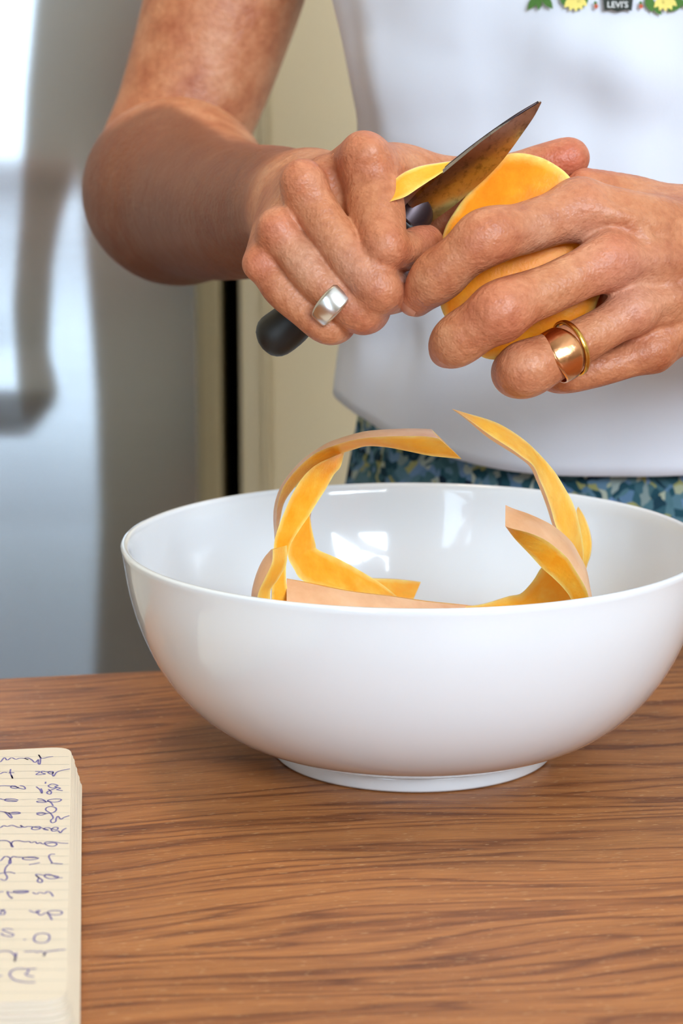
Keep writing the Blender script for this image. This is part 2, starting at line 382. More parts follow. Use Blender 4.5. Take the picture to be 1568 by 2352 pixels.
# ------------------------------------------------------------------ peels
Z4 = lambda L, ox, oy, k: [(ox+p[0]/k, oy+p[1]/k, p[2]) for p in L]
def loft(name, rails, kinds, n=48, closed=True, flesh='flesh'):
    """rails: 3 rails of (px, py, depth); kinds[i]: surface between rail i and i+1 ('f' flesh, 'r' rind)"""
    R = [catmull([PW(*p) for p in r], n) for r in rails]
    sub = 6; sects = []; edge = []; fm = []
    for i in range(3):
        a, b = R[i], R[(i+1) % 3]
        for s in range(sub):
            t = s/sub; sects.append(a*(1-t)+b*t); edge.append((abs(2*t-1), kinds[i])); fm.append(0 if kinds[i] == 'f' else 1)
    m = len(sects); V = np.array(sects).transpose(1, 0, 2)
    # bulge the rind strips a little
    cen = V.mean(axis=1, keepdims=True)
    for j in range(m):
        e, k = edge[j]
        if k == 'r': V[:, j] += (V[:, j]-cen[:, 0])/np.maximum(np.linalg.norm(V[:, j]-cen[:, 0], axis=1, keepdims=True), 1e-6)*.0008*(1-e*e)
    V = V.reshape(-1, 3)
    fl, ri = [], []
    for q in range(n-1):
        for j in range(m):
            f = (q*m+j, q*m+(j+1) % m, (q+1)*m+(j+1) % m, (q+1)*m+j)
            (fl if fm[j] == 0 else ri).append(f)
    fl.append(tuple(range(m))[::-1]); fl.append(tuple((n-1)*m+j for j in range(m)))
    E_ = np.array([1.0 if k == 'r' else e for e, k in edge]*n)
    def part(nm, faces, mat, par=None):
        used = sorted({i for f in faces for i in f}); mp = {u: i for i, u in enumerate(used)}
        o = mesh(nm, V[used], [[mp[i] for i in f] for f in faces], mat, par); attr(o, 'edge', E_[used]); return o
    o = part(name, fl, M[flesh])
    if ri: part('rind', ri, M['rind'], o)
    for ob in [o]+list(o.children):
        if hasattr(ob.data, 'set_sharp_from_angle'): ob.data.set_sharp_from_angle(angle=math.radians(38))
    return o
G = 'strips of squash peel in the bowl'
K4 = 2.904; K5 = 3.564
def R4(L): return [(560+x/K4, 920+y/K4, d) for x, y, d in L]
def R5(L): return [(1000+x/K5, 920+y/K5, d) for x, y, d in L]
p1 = loft('squash_peel', [
    R4([(1300,254,.800),(1200,238,.800),(1000,238,.800),(820,248,.802),(700,270,.805),(600,300,.808),(480,350,.812),(380,430,.816),(300,520,.820),(250,600,.822),(220,720,.826),(215,850,.832),(225,1000,.84),(260,1150,.85)]),
    R4([(1452,390,.812),(1250,370,.812),(1100,340,.812),(950,312,.812),(820,305,.814),(740,325,.817),(650,355,.820),(540,410,.822),(420,490,.826),(330,590,.830),(270,680,.832),(245,780,.836),(235,860,.842),(245,1000,.85),(275,1150,.86)]),
    R4([(1250,190,.816),(1100,186,.816),(900,195,.816),(780,210,.818),(640,250,.822),(540,290,.824),(430,365,.828),(340,450,.832),(270,550,.836),(225,650,.838),(205,740,.840),(204,850,.846),(215,1000,.855),(250,1150,.865)])],
    ['f', 'f', 'r'], 70, flesh='pale')
tag(p1, 'longest squash peel arching high over the left side of the bowl, rind on top', 'peel', G)
p2 = loft('squash_peel', [
    R4([(600,372,.806),(480,430,.804),(390,515,.803),(325,620,.802),(275,730,.802),(235,830,.802),(205,930,.803),(196,1030,.804),(190,1180,.806),(185,1340,.808),(180,1600,.815)]),
    R4([(670,345,.826),(645,440,.822),(600,495,.820),(540,600,.816),(482,690,.812),(437,765,.810),(365,870,.808),(312,960,.808),(285,1070,.808),(282,1200,.808),(305,1350,.811),(330,1600,.818)]),
    R4([(640,350,.830),(560,425,.828),(480,500,.826),(400,600,.822),(340,720,.818),(300,820,.816),(250,930,.816),(225,1030,.816),(215,1180,.816),(215,1340,.818),(220,1600,.825)])],
    ['f', 'f', 'r'], 60)
tag(p2, 'broad peel strip curving up inside the tall arching peel, bright flesh to the front', 'peel', G)
p3 = loft('squash_peel', [
    R4([(430,745,.822),(350,865,.818),(298,960,.816),(296,1050,.816),(332,1120,.816),(390,1200,.818),(560,1260,.824),(800,1300,.834),(1000,1330,.842)]),
    R4([(434,745,.822),(452,850,.824),(478,960,.828),(495,995,.830),(640,1060,.836),(800,1150,.842),(920,1225,.846),(1000,1290,.850),(1060,1340,.852)]),
    R4([(440,755,.832),(400,870,.832),(370,960,.832),(380,1040,.832),(480,1110,.834),(580,1170,.838),(720,1230,.846),(900,1280,.852),(1040,1340,.856)])],
    ['f', 'r', 'r'], 50)
tag(p3, 'orange peel sweeping from the foot of the arch down across the bowl bottom', 'peel', G)
p4 = loft('squash_peel', [
    R4([(192,995,.784),(187,1080,.784),(142,1180,.783),(104,1260,.783),(88,1330,.784),(90,1450,.79),(130,1560,.80)]),
    R4([(286,966,.796),(284,1085,.795),(228,1195,.794),(182,1255,.794),(176,1330,.795),(180,1450,.80),(210,1560,.81)]),
    R4([(188,990,.790),(140,1040,.792),(98,1115,.794),(64,1215,.794),(48,1320,.795),(60,1450,.80),(110,1570,.81)])],
    ['f', 'f', 'r'], 40, flesh='pale')
tag(p4, 'small curled peel tip with brown rind beside the foot of the arching peel', 'peel', G)
p5 = loft('squash_peel', [
    R4([(285,1188,.812),(450,1222,.812),(700,1272,.814),(1000,1310,.820),(1200,1340,.826),(1400,1360,.834),(1560,1372,.842),(1700,1365,.850)]),
    R4([(285,1480,.800),(450,1490,.800),(700,1510,.802),(1000,1520,.808),(1200,1530,.814),(1400,1540,.822),(1560,1550,.832),(1700,1540,.842)]),
    R4([(285,1186,.815),(450,1216,.815),(700,1266,.817),(1000,1304,.823),(1200,1333,.829),(1400,1354,.837),(1560,1368,.845),(1700,1360,.853)])],
    ['r', 'f', 'f'], 40)
tag(p5, 'long flat peel lying just above the front rim with its peach rind forward', 'peel', G)
p6 = loft('squash_peel', [
    R4([(790,1184,.862),(900,1187,.864),(1000,1191,.866),(1090,1199,.868),(1180,1211,.870)]),
    R4([(790,1330,.852),(900,1345,.854),(1000,1340,.856),(1080,1335,.858),(1130,1325,.860)]),
    R4([(800,1200,.872),(900,1210,.874),(1000,1215,.876),(1090,1222,.878),(1165,1232,.878)])],
    ['f', 'r', 'r'], 24)
tag(p6, 'short deep orange peel end in front of the window reflection in the bowl', 'peel', G)
p7 = loft('squash_peel', [
    R5([(135,68,.800),(260,105,.801),(400,145,.803),(520,190,.806),(640,260,.810),(760,350,.814),(880,470,.818),(980,590,.822),(1060,720,.826),(1120,830,.830),(1160,950,.833),(1195,1100,.838),(1210,1230,.842),(1212,1340,.846),(1200,1600,.86)]),
    R5([(150,76,.795),(262,150,.795),(440,280,.796),(600,382,.798),(700,455,.800),(800,535,.802),(852,650,.805),(900,760,.809),(945,890,.812),(985,1030,.817),(1060,1180,.822),(1110,1280,.828),(1150,1400,.836),(1160,1480,.842),(1120,1650,.86)]),
    R5([(146,78,.801),(245,150,.806),(415,295,.808),(570,395,.811),(675,462,.814),(770,540,.817),(822,650,.821),(868,760,.824),(915,890,.828),(960,1030,.832),(1030,1180,.838),(1090,1290,.844),(1130,1400,.850),(1150,1490,.856),(1110,1660,.87)])],
    ['f', 'f', 'r'], 70, flesh='pale')
tag(p7, 'tall slender peel rising from the right of the bowl to a point at upper left', 'peel', G)
p8 = loft('squash_peel', [
    R5([(570,1030,.788),(640,1052,.788),(760,1082,.790),(880,1132,.792),(980,1200,.794),(1080,1292,.796),(1150,1400,.797),(1210,1500,.797),(1250,1600,.798),(1290,1850,.80)]),
    R5([(574,1034,.800),(650,1135,.798),(760,1250,.800),(870,1370,.801),(960,1450,.802),(1040,1530,.803),(1100,1610,.803),(1130,1700,.804),(1150,1760,.806),(1180,1900,.81)]),
    R5([(572,855,.800),(640,885,.801),(770,930,.804),(930,1005,.808),(1030,1075,.810),(1120,1165,.812),(1180,1270,.812),(1235,1380,.812),(1270,1560,.812),(1310,1850,.81)])],
    ['f', 'f', 'r'], 44)
tag(p8, 'thick blunt peel with wide peach rind and a brown scar, right side of the bowl', 'peel', G)
p9 = loft('squash_peel', [
    R5([(1166,868,.850),(1212,940,.850),(1256,1050,.850),(1276,1160,.850),(1266,1270,.850),(1232,1380,.852),(1200,1600,.86)]),
    R5([(1150,900,.842),(1165,1000,.842),(1180,1100,.842),(1195,1200,.843),(1200,1300,.844),(1190,1400,.846),(1160,1600,.855)]),
    R5([(1164,880,.858),(1200,960,.858),(1235,1060,.858),(1252,1160,.858),(1244,1270,.858),(1220,1380,.858),(1190,1600,.866)])],
    ['f', 'f', 'r'], 30, flesh='pale')
tag(p9, 'narrow shaded peel standing behind the tall slender one at right', 'peel', G)
p10 = loft('squash_peel', [
    R5([(180,1690,.838),(380,1668,.836),(600,1602,.834),(700,1580,.832),(800,1470,.831),(862,1372,.830),(960,1280,.830),(1080,1200,.832)]),
    R5([(200,1900,.826),(420,1900,.824),(640,1890,.822),(800,1880,.820),(960,1840,.818),(1080,1720,.818),(1160,1560,.820),(1190,1400,.824)]),
    R5([(190,1720,.846),(400,1700,.845),(620,1640,.843),(740,1600,.841),(850,1500,.840),(920,1400,.840),(1000,1320,.840),(1100,1250,.840)])],
    ['f', 'r', 'r'], 36)
tag(p10, 'wide deep orange peel in shade under the blunt peel at right', 'peel', G)
# more strips curled on the bottom of the bowl, which carry the ones in view
def floor_peel(cx, cy, r, a0, a1, z, wd, lab):
    n = 40; V = []; Fc = []; E_ = []
    for i in range(n):
        a = a0+(a1-a0)*i/(n-1); rr = r*(1+.12*math.sin(3*a)); c, s = math.cos(a), math.sin(a)
        tp = min(1, 4*min(i+1, n-i)/n)
        for (u, v, e) in ((0, 0, 1), (0, wd*tp*.5, .0), (0, wd*tp, 1), (.0028*tp, wd*tp*.7, 1), (.0028*tp, wd*tp*.3, 1)):
            V.append((cx+(rr+u)*c, cy+(rr+u)*s, TZ+z+v+.003*math.sin(2*a))); E_.append(e)
    fl, ri = [], []
    for i in range(n-1):
        for j in range(5):
            (fl if j < 2 else ri).append((i*5+j, (i+1)*5+j, (i+1)*5+(j+1) % 5, i*5+(j+1) % 5))
    o = mesh('squash_peel', V, fl, M['flesh']); attr(o, 'edge', E_); r_ = mesh('rind', V, ri, M['rind'], o); attr(r_, 'edge', E_)
    tag(o, lab, 'peel', G); return o
floor_peel(-.020, -.004, .030, .2, 4.6, .0135, .016, 'curled peel low on the bowl bottom beneath the arching peels, left')
floor_peel(.030, .006, .026, 1.2, 5.8, .0135, .018, 'curled peel low on the bowl bottom beneath the leaning peels, right')
floor_peel(.004, -.030, .028, 3.4, 6.1, .0135, .020, 'curved peel on the bowl bottom nearest the front wall')
floor_peel(.000, .030, .034, .1, 3.0, .016, .022, 'curved peel on the bowl bottom nearest the far wall')

# the slice coming off under the blade
pk = loft('squash_peel', [
    [(862,475,.800),(884,436,.798),(918,403,.797),(958,384,.797),(1000,376,.799),(1040,371,.802),(1085,372,.808)],
    [(864,477,.792),(896,463,.789),(930,452,.789),(962,431,.791),(996,409,.794),(1030,390,.800),(1085,385,.808)],
    [(863,472,.803),(888,440,.806),(920,410,.806),(958,392,.806),(1000,384,.807),(1040,379,.809),(1085,378,.812)]],
    ['f', 'f', 'r'], 30)
tag(pk, 'thin crescent of peel curling off above the knife blade', 'peel')

# ------------------------------------------------------------------ held squash
def squash():
    out = [(1160,352),(1200,350),(1250,363),(1298,393),(1335,440),(1385,540),(1385,660),(1345,765),(1245,806),(1135,829),(1100,820),(1045,765),(1012,714),(1003,650),(1006,580),(1022,518),(1062,458),(1110,405)]
    O = np.array(out, float); n = 120
    L = np.vstack([O, O[:1]]); seg = np.linalg.norm(np.diff(L, axis=0), axis=1); cum = np.r_[0, np.cumsum(seg)]
    s = np.linspace(0, cum[-1], n, endpoint=False)
    P = np.stack([np.interp(s, cum, L[:, 0]), np.interp(s, cum, L[:, 1])], -1)
    for _ in range(3): P = .25*np.roll(P, 1, 0)+.5*P+.25*np.roll(P, -1, 0)
    c = np.array([1170., 590.])
    def dfront(p): # flat facets: the upper end leans back, the lower body comes forward
        u = (p[:, 1]-352)/478.0
        return .8075 - .0035*np.clip(u*1.6, 0, 1) - .008*np.clip((p[:, 0]-1150)/150, -.3, 1)*np.clip(1.2-u*3, 0, 1)
    V = []; E_ = []; rings = []
    def ring(sc, dz, e):
        Q = c+(P-c)*sc; d = dfront(Q)+dz; rings.append(len(V)//1); V.extend([PW(q[0], q[1], dd) for q, dd in zip(Q, d)]); E_.extend([e]*n)
    prof = [(.02, -.0045, 0), (.2, -.0044, 0), (.4, -.0040, 0), (.6, -.0030, .1), (.75, -.0018, .3), (.86, -.0006, .5), (.93, .0004, .72), (.97, .0012, .9), (.99, .0019, 1), (1.0, .0030, 1), (.995, .006, 1), (.985, .010, .2), (.95, .014, 0), (.85, .018, 0), (.6, .021, 0), (.3, .0225, 0), (.02, .023, 0)]
    for sc, dz, e in prof: ring(sc, dz, e)
    m = len(prof); Fc = []
    for j in range(m-1):
        for i in range(n): Fc.append((j*n+i, j*n+(i+1) % n, (j+1)*n+(i+1) % n, (j+1)*n+i))
    Fc.append(tuple(range(n))[::-1]); Fc.append(tuple((m-1)*n+i for i in range(n)))
    o = mesh('butternut_squash', V, Fc, M['squash']); attr(o, 'edge', E_); return o
sq = squash(); tag(sq, 'peeled orange piece of butternut squash held in the hand with gold rings', 'squash')

# ------------------------------------------------------------------ knife
kn = empty('paring_knife', tuple(PW(960, 485, .806))); tag(kn, 'short paring knife with black handle gripped in the hand with the silver ring', 'knife')
def blade():
    spine = [(938,470),(975,430),(1020,391),(1060,358),(1100,326),(1140,297),(1180,269),(1212,249),(1236,233),(1242,233)]
    edge_ = [(991,510),(1016,492),(1046,470),(1078,442),(1108,416),(1142,382),(1172,345),(1200,306),(1226,268),(1242,238)]
    n = 40
    dep = lambda t: .806-.010*t
    s = catmull([(a, b, 0) for a, b in spine], n); e = catmull([(a, b, 0) for a, b in edge_], n)
    V = []; k = 8
    side = []
    for i in range(n):
        t = i/(n-1); d = dep(t); th = .0011*(1-t*.7)
        wd = math.hypot(s[i][0]-e[i][0], s[i][1]-e[i][1])/F*.8; A = PW(s[i][0], s[i][1], d-.45*wd); B = PW(e[i][0], e[i][1], d+.45*wd)
        nrm = np.array([.42, -.78, -.46])
        for j in range(k):
            u = j/(k-1); q = A*(1-u)+B*u; V.append(q+nrm*th*(1-u**1.5)*.9+nrm*.0)
        for j in range(k):
            u = 1-j/(k-1); q = A*(1-u)+B*u; V.append(q-nrm*th*(1-u**1.5)*.9-nrm*.00002)
    m = 2*k; Fc = []
    for i in range(n-1):
        for j in range(m): Fc.append((i*m+j, (i+1)*m+j, (i+1)*m+(j+1) % m, i*m+(j+1) % m))
    Fc.append(tuple(range(m))); Fc.append(tuple((n-1)*m+j for j in range(m))[::-1])
    o = mesh('blade', V, Fc, M['blade']); o.data.set_sharp_from_angle(angle=math.radians(30)); return o
under(blade(), kn)
def tube(name, pts, mat, n=24, flat=1.0, steps=40, up=None):
    """pts: (px, py, depth, radius m); oval tube, flat scales the thickness along the view"""
    P = catmull([list(PW(a, b, c))+[r] for a, b, c, r in pts], steps)
    T = np.gradient(P[:, :3], axis=0); T /= np.linalg.norm(T, axis=1, keepdims=True)
    V = []
    for p, t in zip(P, T):
        a = np.cross(t, FWD); a /= np.linalg.norm(a); b = np.cross(t, a)
        for i in range(n):
            w_ = 2*math.pi*i/n; V.append(p[:3]+p[3]*(a*math.cos(w_)+b*math.sin(w_)*flat))
    Fc = [(i*n+j, i*n+(j+1) % n, (i+1)*n+(j+1) % n, (i+1)*n+j) for i in range(steps-1) for j in range(n)]
    Fc.append(tuple(range(n))[::-1]); Fc.append(tuple((steps-1)*n+j for j in range(n)))
    return mesh(name, V, Fc, mat)
under(tube('spine', [(940,468,.8025,.0008),(1020,391,.8000,.0008),(1100,326,.7975,.0007),(1180,269,.7955,.0006),(1236,234,.7955,.0004)], M['darksteel'], n=10), kn)  # mill-scale strip; the spine's dark reflection is put into its colour too
def bolster():
    up = catmull([(918,492,0),(930,476,0),(944,460,0),(960,446,0),(966,443,0)], 14); lo = catmull([(964,536,0),(975,526,0),(984,517,0),(990,510,0),(991,508,0)], 14)
    V_ = []; k = 14
    for i, (a_, b_) in enumerate(zip(up, lo)):
        A = PW(a_[0], a_[1], .8025); B = PW(b_[0], b_[1], .8085); th_ = .0034*(1-.45*(i/13)**2)
        nrm = np.array([.42, -.78, -.46])
        for j in range(2*k):
            w_ = 2*math.pi*j/(2*k); u = .5-.5*math.cos(w_); V_.append(A*(1-u)+B*u+nrm*th_*math.sin(w_)+(PW(970, 470, .805)-PW(955, 483, .805))*.45*math.sin(math.pi*u)*(i/13))
    m = 2*k
    return mesh('bolster', V_, [(i*m+j, (i+1)*m+j, (i+1)*m+(j+1) % m, i*m+(j+1) % m) for i in range(13) for j in range(m)]+[tuple(range(m)), tuple(13*m+j for j in range(m))[::-1]], M['darksteel'])
under(bolster(), kn)
under(tube('handle', [(946,503,.807,.0066),(920,526,.809,.0072),(860,580,.813,.0076),(780,650,.817,.0074),(700,715,.820,.0074),(660,750,.821,.0080),(630,772,.822,.0080),(616,782,.822,.0070),(604,790,.822,.0048),(598,794,.822,.0014)], M['black'], flat=.8), kn)

# ------------------------------------------------------------------ body surfaces: distance field + surface nets
def smin(a, b, k):
    if k <= 0: return np.minimum(a, b)
    h = np.maximum(k-np.abs(a-b), 0)/k
    return np.minimum(a, b)-h*h*k*.25
class Field:
    def __init__(s, xs, ys, zs):
        s.ax = [np.asarray(a, np.float32) for a in (xs, ys, zs)]; s.shape = tuple(len(a) for a in s.ax)
    def new(s): return np.full(s.shape, .03, np.float32)
    def cone(s, Fd, a, b, ra, rb, k, sub=False, pad=.012):
        lo = np.minimum(a-ra, b-rb)-pad; hi = np.maximum(a+ra, b+rb)+pad
        sl = tuple(slice(max(int(np.searchsorted(s.ax[i], lo[i]))-1, 0), int(np.searchsorted(s.ax[i], hi[i]))+1) for i in range(3))
        if any(q.stop-q.start < 1 for q in sl): return
        X, Y, Z = np.meshgrid(*[s.ax[i][sl[i]] for i in range(3)], indexing='ij', sparse=True)
        ba = b-a; L2 = float(ba@ba)+1e-12
        t = np.clip(((X-a[0])*ba[0]+(Y-a[1])*ba[1]+(Z-a[2])*ba[2])/L2, 0, 1)
        d = np.sqrt((X-a[0]-t*ba[0])**2+(Y-a[1]-t*ba[1])**2+(Z-a[2]-t*ba[2])**2)-(ra+(rb-ra)*t)
        if sub: Fd[sl] = -smin(-Fd[sl], d, k)
        else: Fd[sl] = smin(Fd[sl], d, k)
def surface_nets(Fd, ax):
    ins = Fd < 0; n = Fd.shape
    c = np.zeros(tuple(x-1 for x in n), np.uint8)
    for dx in (0, 1):
        for dy in (0, 1):
            for dz in (0, 1): c += ins[dx:n[0]-1+dx, dy:n[1]-1+dy, dz:n[2]-1+dz]
    act = (c > 0) & (c < 8); I = np.argwhere(act); idx = -np.ones(act.shape, np.int64); idx[act] = np.arange(len(I))
    acc = np.zeros((len(I), 3)); cnt = np.zeros(len(I))
    i, j, k = I.T
    for axis in range(3):
        for u in (0, 1):
            for v in (0, 1):
                o = [0, 0, 0]; oth = [q for q in range(3) if q != axis]; o[oth[0]] = u; o[oth[1]] = v
                p = [i+o[0], j+o[1], k+o[2]]; q = [x.copy() for x in p]; q[axis] = q[axis]+1
                fa = Fd[p[0], p[1], p[2]]; fb = Fd[q[0], q[1], q[2]]; m = (fa < 0) != (fb < 0)
                t = np.where(m, fa/np.where(m, fa-fb, 1), 0)
                pos = np.stack([ax[r][p[r]]*(1-t)+ax[r][q[r]]*t for r in range(3)], -1)
                acc += pos*m[:, None]; cnt += m
    V = acc/np.maximum(cnt, 1)[:, None]; Q = []
    for axis in range(3):
        a = ins; sl0 = [slice(1, n[r]-1) for r in range(3)]; sl1 = list(sl0); sl0[axis] = slice(0, n[axis]-1); sl1[axis] = slice(1, n[axis])
        x0, x1 = ins[tuple(sl0)], ins[tuple(sl1)]; E_ = np.argwhere(x0 != x1)
        inside0 = x0[tuple(E_.T)]
        base = E_.copy()
        for r in range(3):
            if r != axis: base[:, r] += 1
        o1, o2 = [(1, 2), (2, 0), (0, 1)][axis]
        def cell(u, v):
            b = base.copy(); b[:, o1] -= u; b[:, o2] -= v; return idx[b[:, 0], b[:, 1], b[:, 2]]
        q = np.stack([cell(1, 1), cell(0, 1), cell(0, 0), cell(1, 0)], -1)
        q[~inside0] = q[~inside0][:, ::-1]; Q.append(q)
    Q = np.vstack(Q); Q = Q[(Q >= 0).all(1)]
    return V, Q
def chain(fld, Fd, pts, k):
    P = np.array([list(PC(a, b, BASE+dz/1000.0))+[r/F*(BASE+dz/1000.0)] for a, b, dz, r in pts])
    P = catmull(P, 1+6*(len(P)-1)) if len(P) > 2 else P
    tmp = fld.new()
    for p, q in zip(P[:-1], P[1:]): fld.cone(tmp, p[:3], q[:3], p[3], q[3], 0, pad=.022)
    Fd[...] = smin(Fd, tmp, k)
def axis_steps(a0, a1, f0, f1, fine, grow=1.10, mx=.006):
    L = list(np.arange(f0, f1, fine)); s = fine; x = L[-1]
    while x < a1: s = min(s*grow, mx); x += s; L.append(x)
    s = fine; x = f0; pre = []
    while x > a0: s = min(s*grow, mx); x -= s; pre.append(x)
    return np.array(pre[::-1]+L)
BASE = .80
FINE = .0006
def hand(palm, fingers, extra_k, webs, grid, k_palm=.010, k_ff=.0012, details=(), arm=()):
    fld = Field(*grid); Pm = fld.new()
    for c, k in palm: chain(fld, Pm, c, k)
    Arm = fld.new()
    for c, k in arm: chain(fld, Pm, c, k)
    for c, k in details: chain(fld, Pm, c, k)
    T = None
    for c, kf, kp in fingers:
        Fi = fld.new(); chain(fld, Fi, c, kf); Hh = smin(Pm, Fi, kp)
        T = Hh if T is None else smin(T, Hh, k_ff)
    return fld, T

# --- hand with the knife (silver ring) and its arm
right_palm = [
    ([(832,352,3,44),(790,400,30,56),(740,450,70,70)], .008),          # index metacarpal
    ([(697,420,-1,44),(700,440,30,56),(700,460,70,75)], .008),
    ([(636,525,2,40),(655,510,30,52),(680,490,70,75)], .008),
    ([(596,605,7,36),(625,560,30,48),(670,510,70,70)], .008),
    ([(736,486,30,84),(705,475,75,100)], .008),
    ([(760,450,62,62),(850,425,42,58),(905,402,24,50)], .010),          # thenar to the thumb joint
]
right_arm = [([(705,472,75,112),(640,480,115,140),(560,485,155,152),(480,470,215,170),(405,440,265,190)], .012),
             ([(405,440,265,188),(335,432,300,128),(290,450,325,80)], .020),
             ([(345,470,315,118),(360,380,322,138),(430,250,330,158),(512,0,330,176),(570,-220,330,192),(700,-560,320,215),(800,-800,315,250)], .010)]
right_fingers = [
    ([(838,366,4,52),(856,424,3,62),(864,478,-1,66),(875,530,-6,58),(886,566,-9,49),(930,576,-1,47),(962,564,5,46),(976,558,9,43)], .003, .006),
    ([(697,425,1,48),(742,503,-3,50),(800,588,-7,50),(848,642,-9,51),(874,668,-6,54),(904,668,6,52),(918,660,16,50)], .003, .0045),
    ([(637,528,4,42),(696,600,-1,49),(738,650,-3,48),(795,700,-4,46),(834,718,0,51),(855,714,13,42),(860,700,24,36)], .003, .0045),
    ([(612,607,8,37),(642,658,5,44),(702,714,3,41),(745,748,2,41),(772,748,6,42),(788,730,18,36),(795,705,28,30)], .003, .0045),
    ([(905,402,26,52),(990,408,29,52),(1100,408,30,48),(1180,395,31,45),(1240,378,32,46),(1300,364,32,49),(1306,363,32,48)], .006, .012),
]
right_details = [([(838,352,-1,36),(846,354,-2,36)], .004), ([(690,412,-3,30),(697,422,-4,30)], .006), ([(634,522,-1,26),(640,530,-1,26)], .005),
    ([(862,392,10,62),(932,406,22,53)], .006),
    ([(886,560,-13,36),(886,568,-13,36)], .005), ([(872,664,-10,38),(876,668,-10,38)], .005), ([(832,716,-4,36),(836,720,-4,36)], .005),
    ([(748,400,16,40),(800,520,7,24),(838,590,3,18)], .003), ([(668,490,12,36),(722,570,6,22),(775,640,3,16)], .003), ([(622,575,14,30),(672,645,8,20),(720,700,6,14)], .003)]
# --- hand with the squash (gold rings), its wrist leaves the frame at right
left_palm = [
    ([(1335,478,2,60),(1480,515,8,66),(1640,565,34,80)], .006),
    ([(1398,603,-3,56),(1500,603,4,62),(1660,605,30,80)], .006),
    ([(1452,715,3,50),(1550,690,9,56),(1670,655,32,76)], .006),
    ([(1498,805,12,42),(1560,762,16,50),(1680,690,36,70)], .006),
    ([(1470,580,22,110),(1660,615,46,115)], .008),
    ([(1420,690,22,70),(1500,720,22,80),(1660,660,44,90)], .008),
    ([(1345,432,22,42),(1420,462,26,60),(1560,520,34,84)], .008),         # web and thumb root
]
left_arm = [([(1640,618,34,165),(1760,620,60,165),(1950,600,130,180),(2200,560,240,215),(2290,520,290,200)], .012),
            ([(2290,520,290,180),(2240,250,305,190),(2180,-100,310,205),(2100,-500,310,230),(2030,-800,310,255)], .012)]
left_fingers = [
    ([(1325,482,-1,62),(1262,505,-6,61),(1200,525,-11,60),(1150,536,-15,61),(1108,552,-17,60),(1060,588,-16,56),(1012,630,-12,54),(985,655,-9,50),(960,684,-4,41),(956,692,-2,36)], .003, .009),
    ([(1398,600,-8,58),(1330,632,-12,58),(1262,664,-16,58),(1190,692,-20,62),(1146,716,-22,64),(1100,746,-20,58),(1058,776,-16,54),(1036,794,-11,51),(1026,804,-4,42)], .003, .009),
    ([(1452,716,-4,50),(1380,758,-8,50),(1300,802,-12,55),(1240,834,-14,60),(1200,852,-13,62),(1185,856,-2,58),(1185,850,8,52),(1200,835,18,44)], .003, .008),
    ([(1500,806,8,42),(1430,832,5,40),(1360,850,4,42),(1300,862,6,42),(1270,860,14,40),(1262,845,24,36)], .003, .008),
    ([(1440,475,36,55),(1350,490,42,52),(1260,510,42,48),(1160,515,38,46),(1070,492,32,45),(1036,502,31,43),(1018,514,30,40)], .006, .010),
]
left_details = [
    ([(1338,476,-6,26),(1420,496,-7.5,16),(1510,518,.5,14),(1620,548,19,13)], .003),      # knuckles and tendons
    ([(1400,600,-10,32),(1470,600,-8,17),(1560,601,2,15),(1650,604,16.5,13)], .003),
    ([(1456,712,-5,30),(1520,692,-2.5,16),(1600,670,5.5,14),(1660,655,18.5,13)], .003),
    ([(1498,802,5,26),(1560,762,7.5,15),(1640,715,17.5,13)], .003),
    ([(1448,520,-6,9),(1480,545,-4.5,9),(1510,592,-3.5,9)], .002),                            # vein
    ([(1112,542,-19,44),(1122,540,-19,44)], .006), ([(1146,712,-26,46),(1152,710,-26,46)], .006), ([(1204,846,-18,44),(1210,844,-18,44)], .006),
    ([(1003,634,-13,38),(1008,630,-13,38)], .005), ([(1050,782,-18,38),(1056,778,-18,38)], .005),
]
gr = (axis_steps(-.16, .115, -.036, .018, FINE), axis_steps(-.01, .55, .066, .128, FINE), axis_steps(.76, 1.22, .772, .835, FINE, 1.08))
gr = (axis_steps(-.16, .095, PC(560,0,.8)[0], PC(1000,0,.8)[0], FINE, 1.05, .0026), axis_steps(.02, .50, PC(0,810,.8)[1], PC(0,300,.8)[1], FINE, 1.06, .0026), axis_steps(.775, 1.22, .782, .830, FINE, 1.05, .0026))
gl_ = (axis_steps(.01, .45, PC(905,0,.8)[0], PC(1590,0,.8)[0], FINE, 1.07, .004), axis_steps(.02, .50, PC(0,930,.8)[1], PC(0,370,.8)[1], FINE, 1.07, .004), axis_steps(.755, 1.20, .765, .835, FINE, 1.06, .006))
def body_mesh():
    Vs, Qs, off = [], [], 0
    for pal, fin, det, arm, grd in ((right_palm, right_fingers, right_details, right_arm, gr), (left_palm, left_fingers, left_details, left_arm, gl_)):
        fld, T = hand(pal, fin, 0, 0, grd, details=det, arm=arm)
        for r in range(3):                                   # close the surface at the ends of the grid
            s0 = [slice(None)]*3; s0[r] = 0; T[tuple(s0)] = .01; s0[r] = -1; T[tuple(s0)] = .01
        V, Q = surface_nets(T, fld.ax); Vs.append(c2w(V)); Qs.append(Q+off); off += len(V)
    return np.vstack(Vs), np.vstack(Qs), [len(v) for v in Vs]
V, Q, sizes = body_mesh()
me = bpy.data.meshes.new('body')
me.vertices.add(len(V)); me.vertices.foreach_set('co', V.astype(np.float32).ravel())
me.loops.add(len(Q)*4); me.loops.foreach_set('vertex_index', Q.astype(np.int32).ravel())
me.polygons.add(len(Q)); me.polygons.foreach_set('loop_start', np.arange(0, len(Q)*4, 4, dtype=np.int32))
me.update(calc_edges=True)
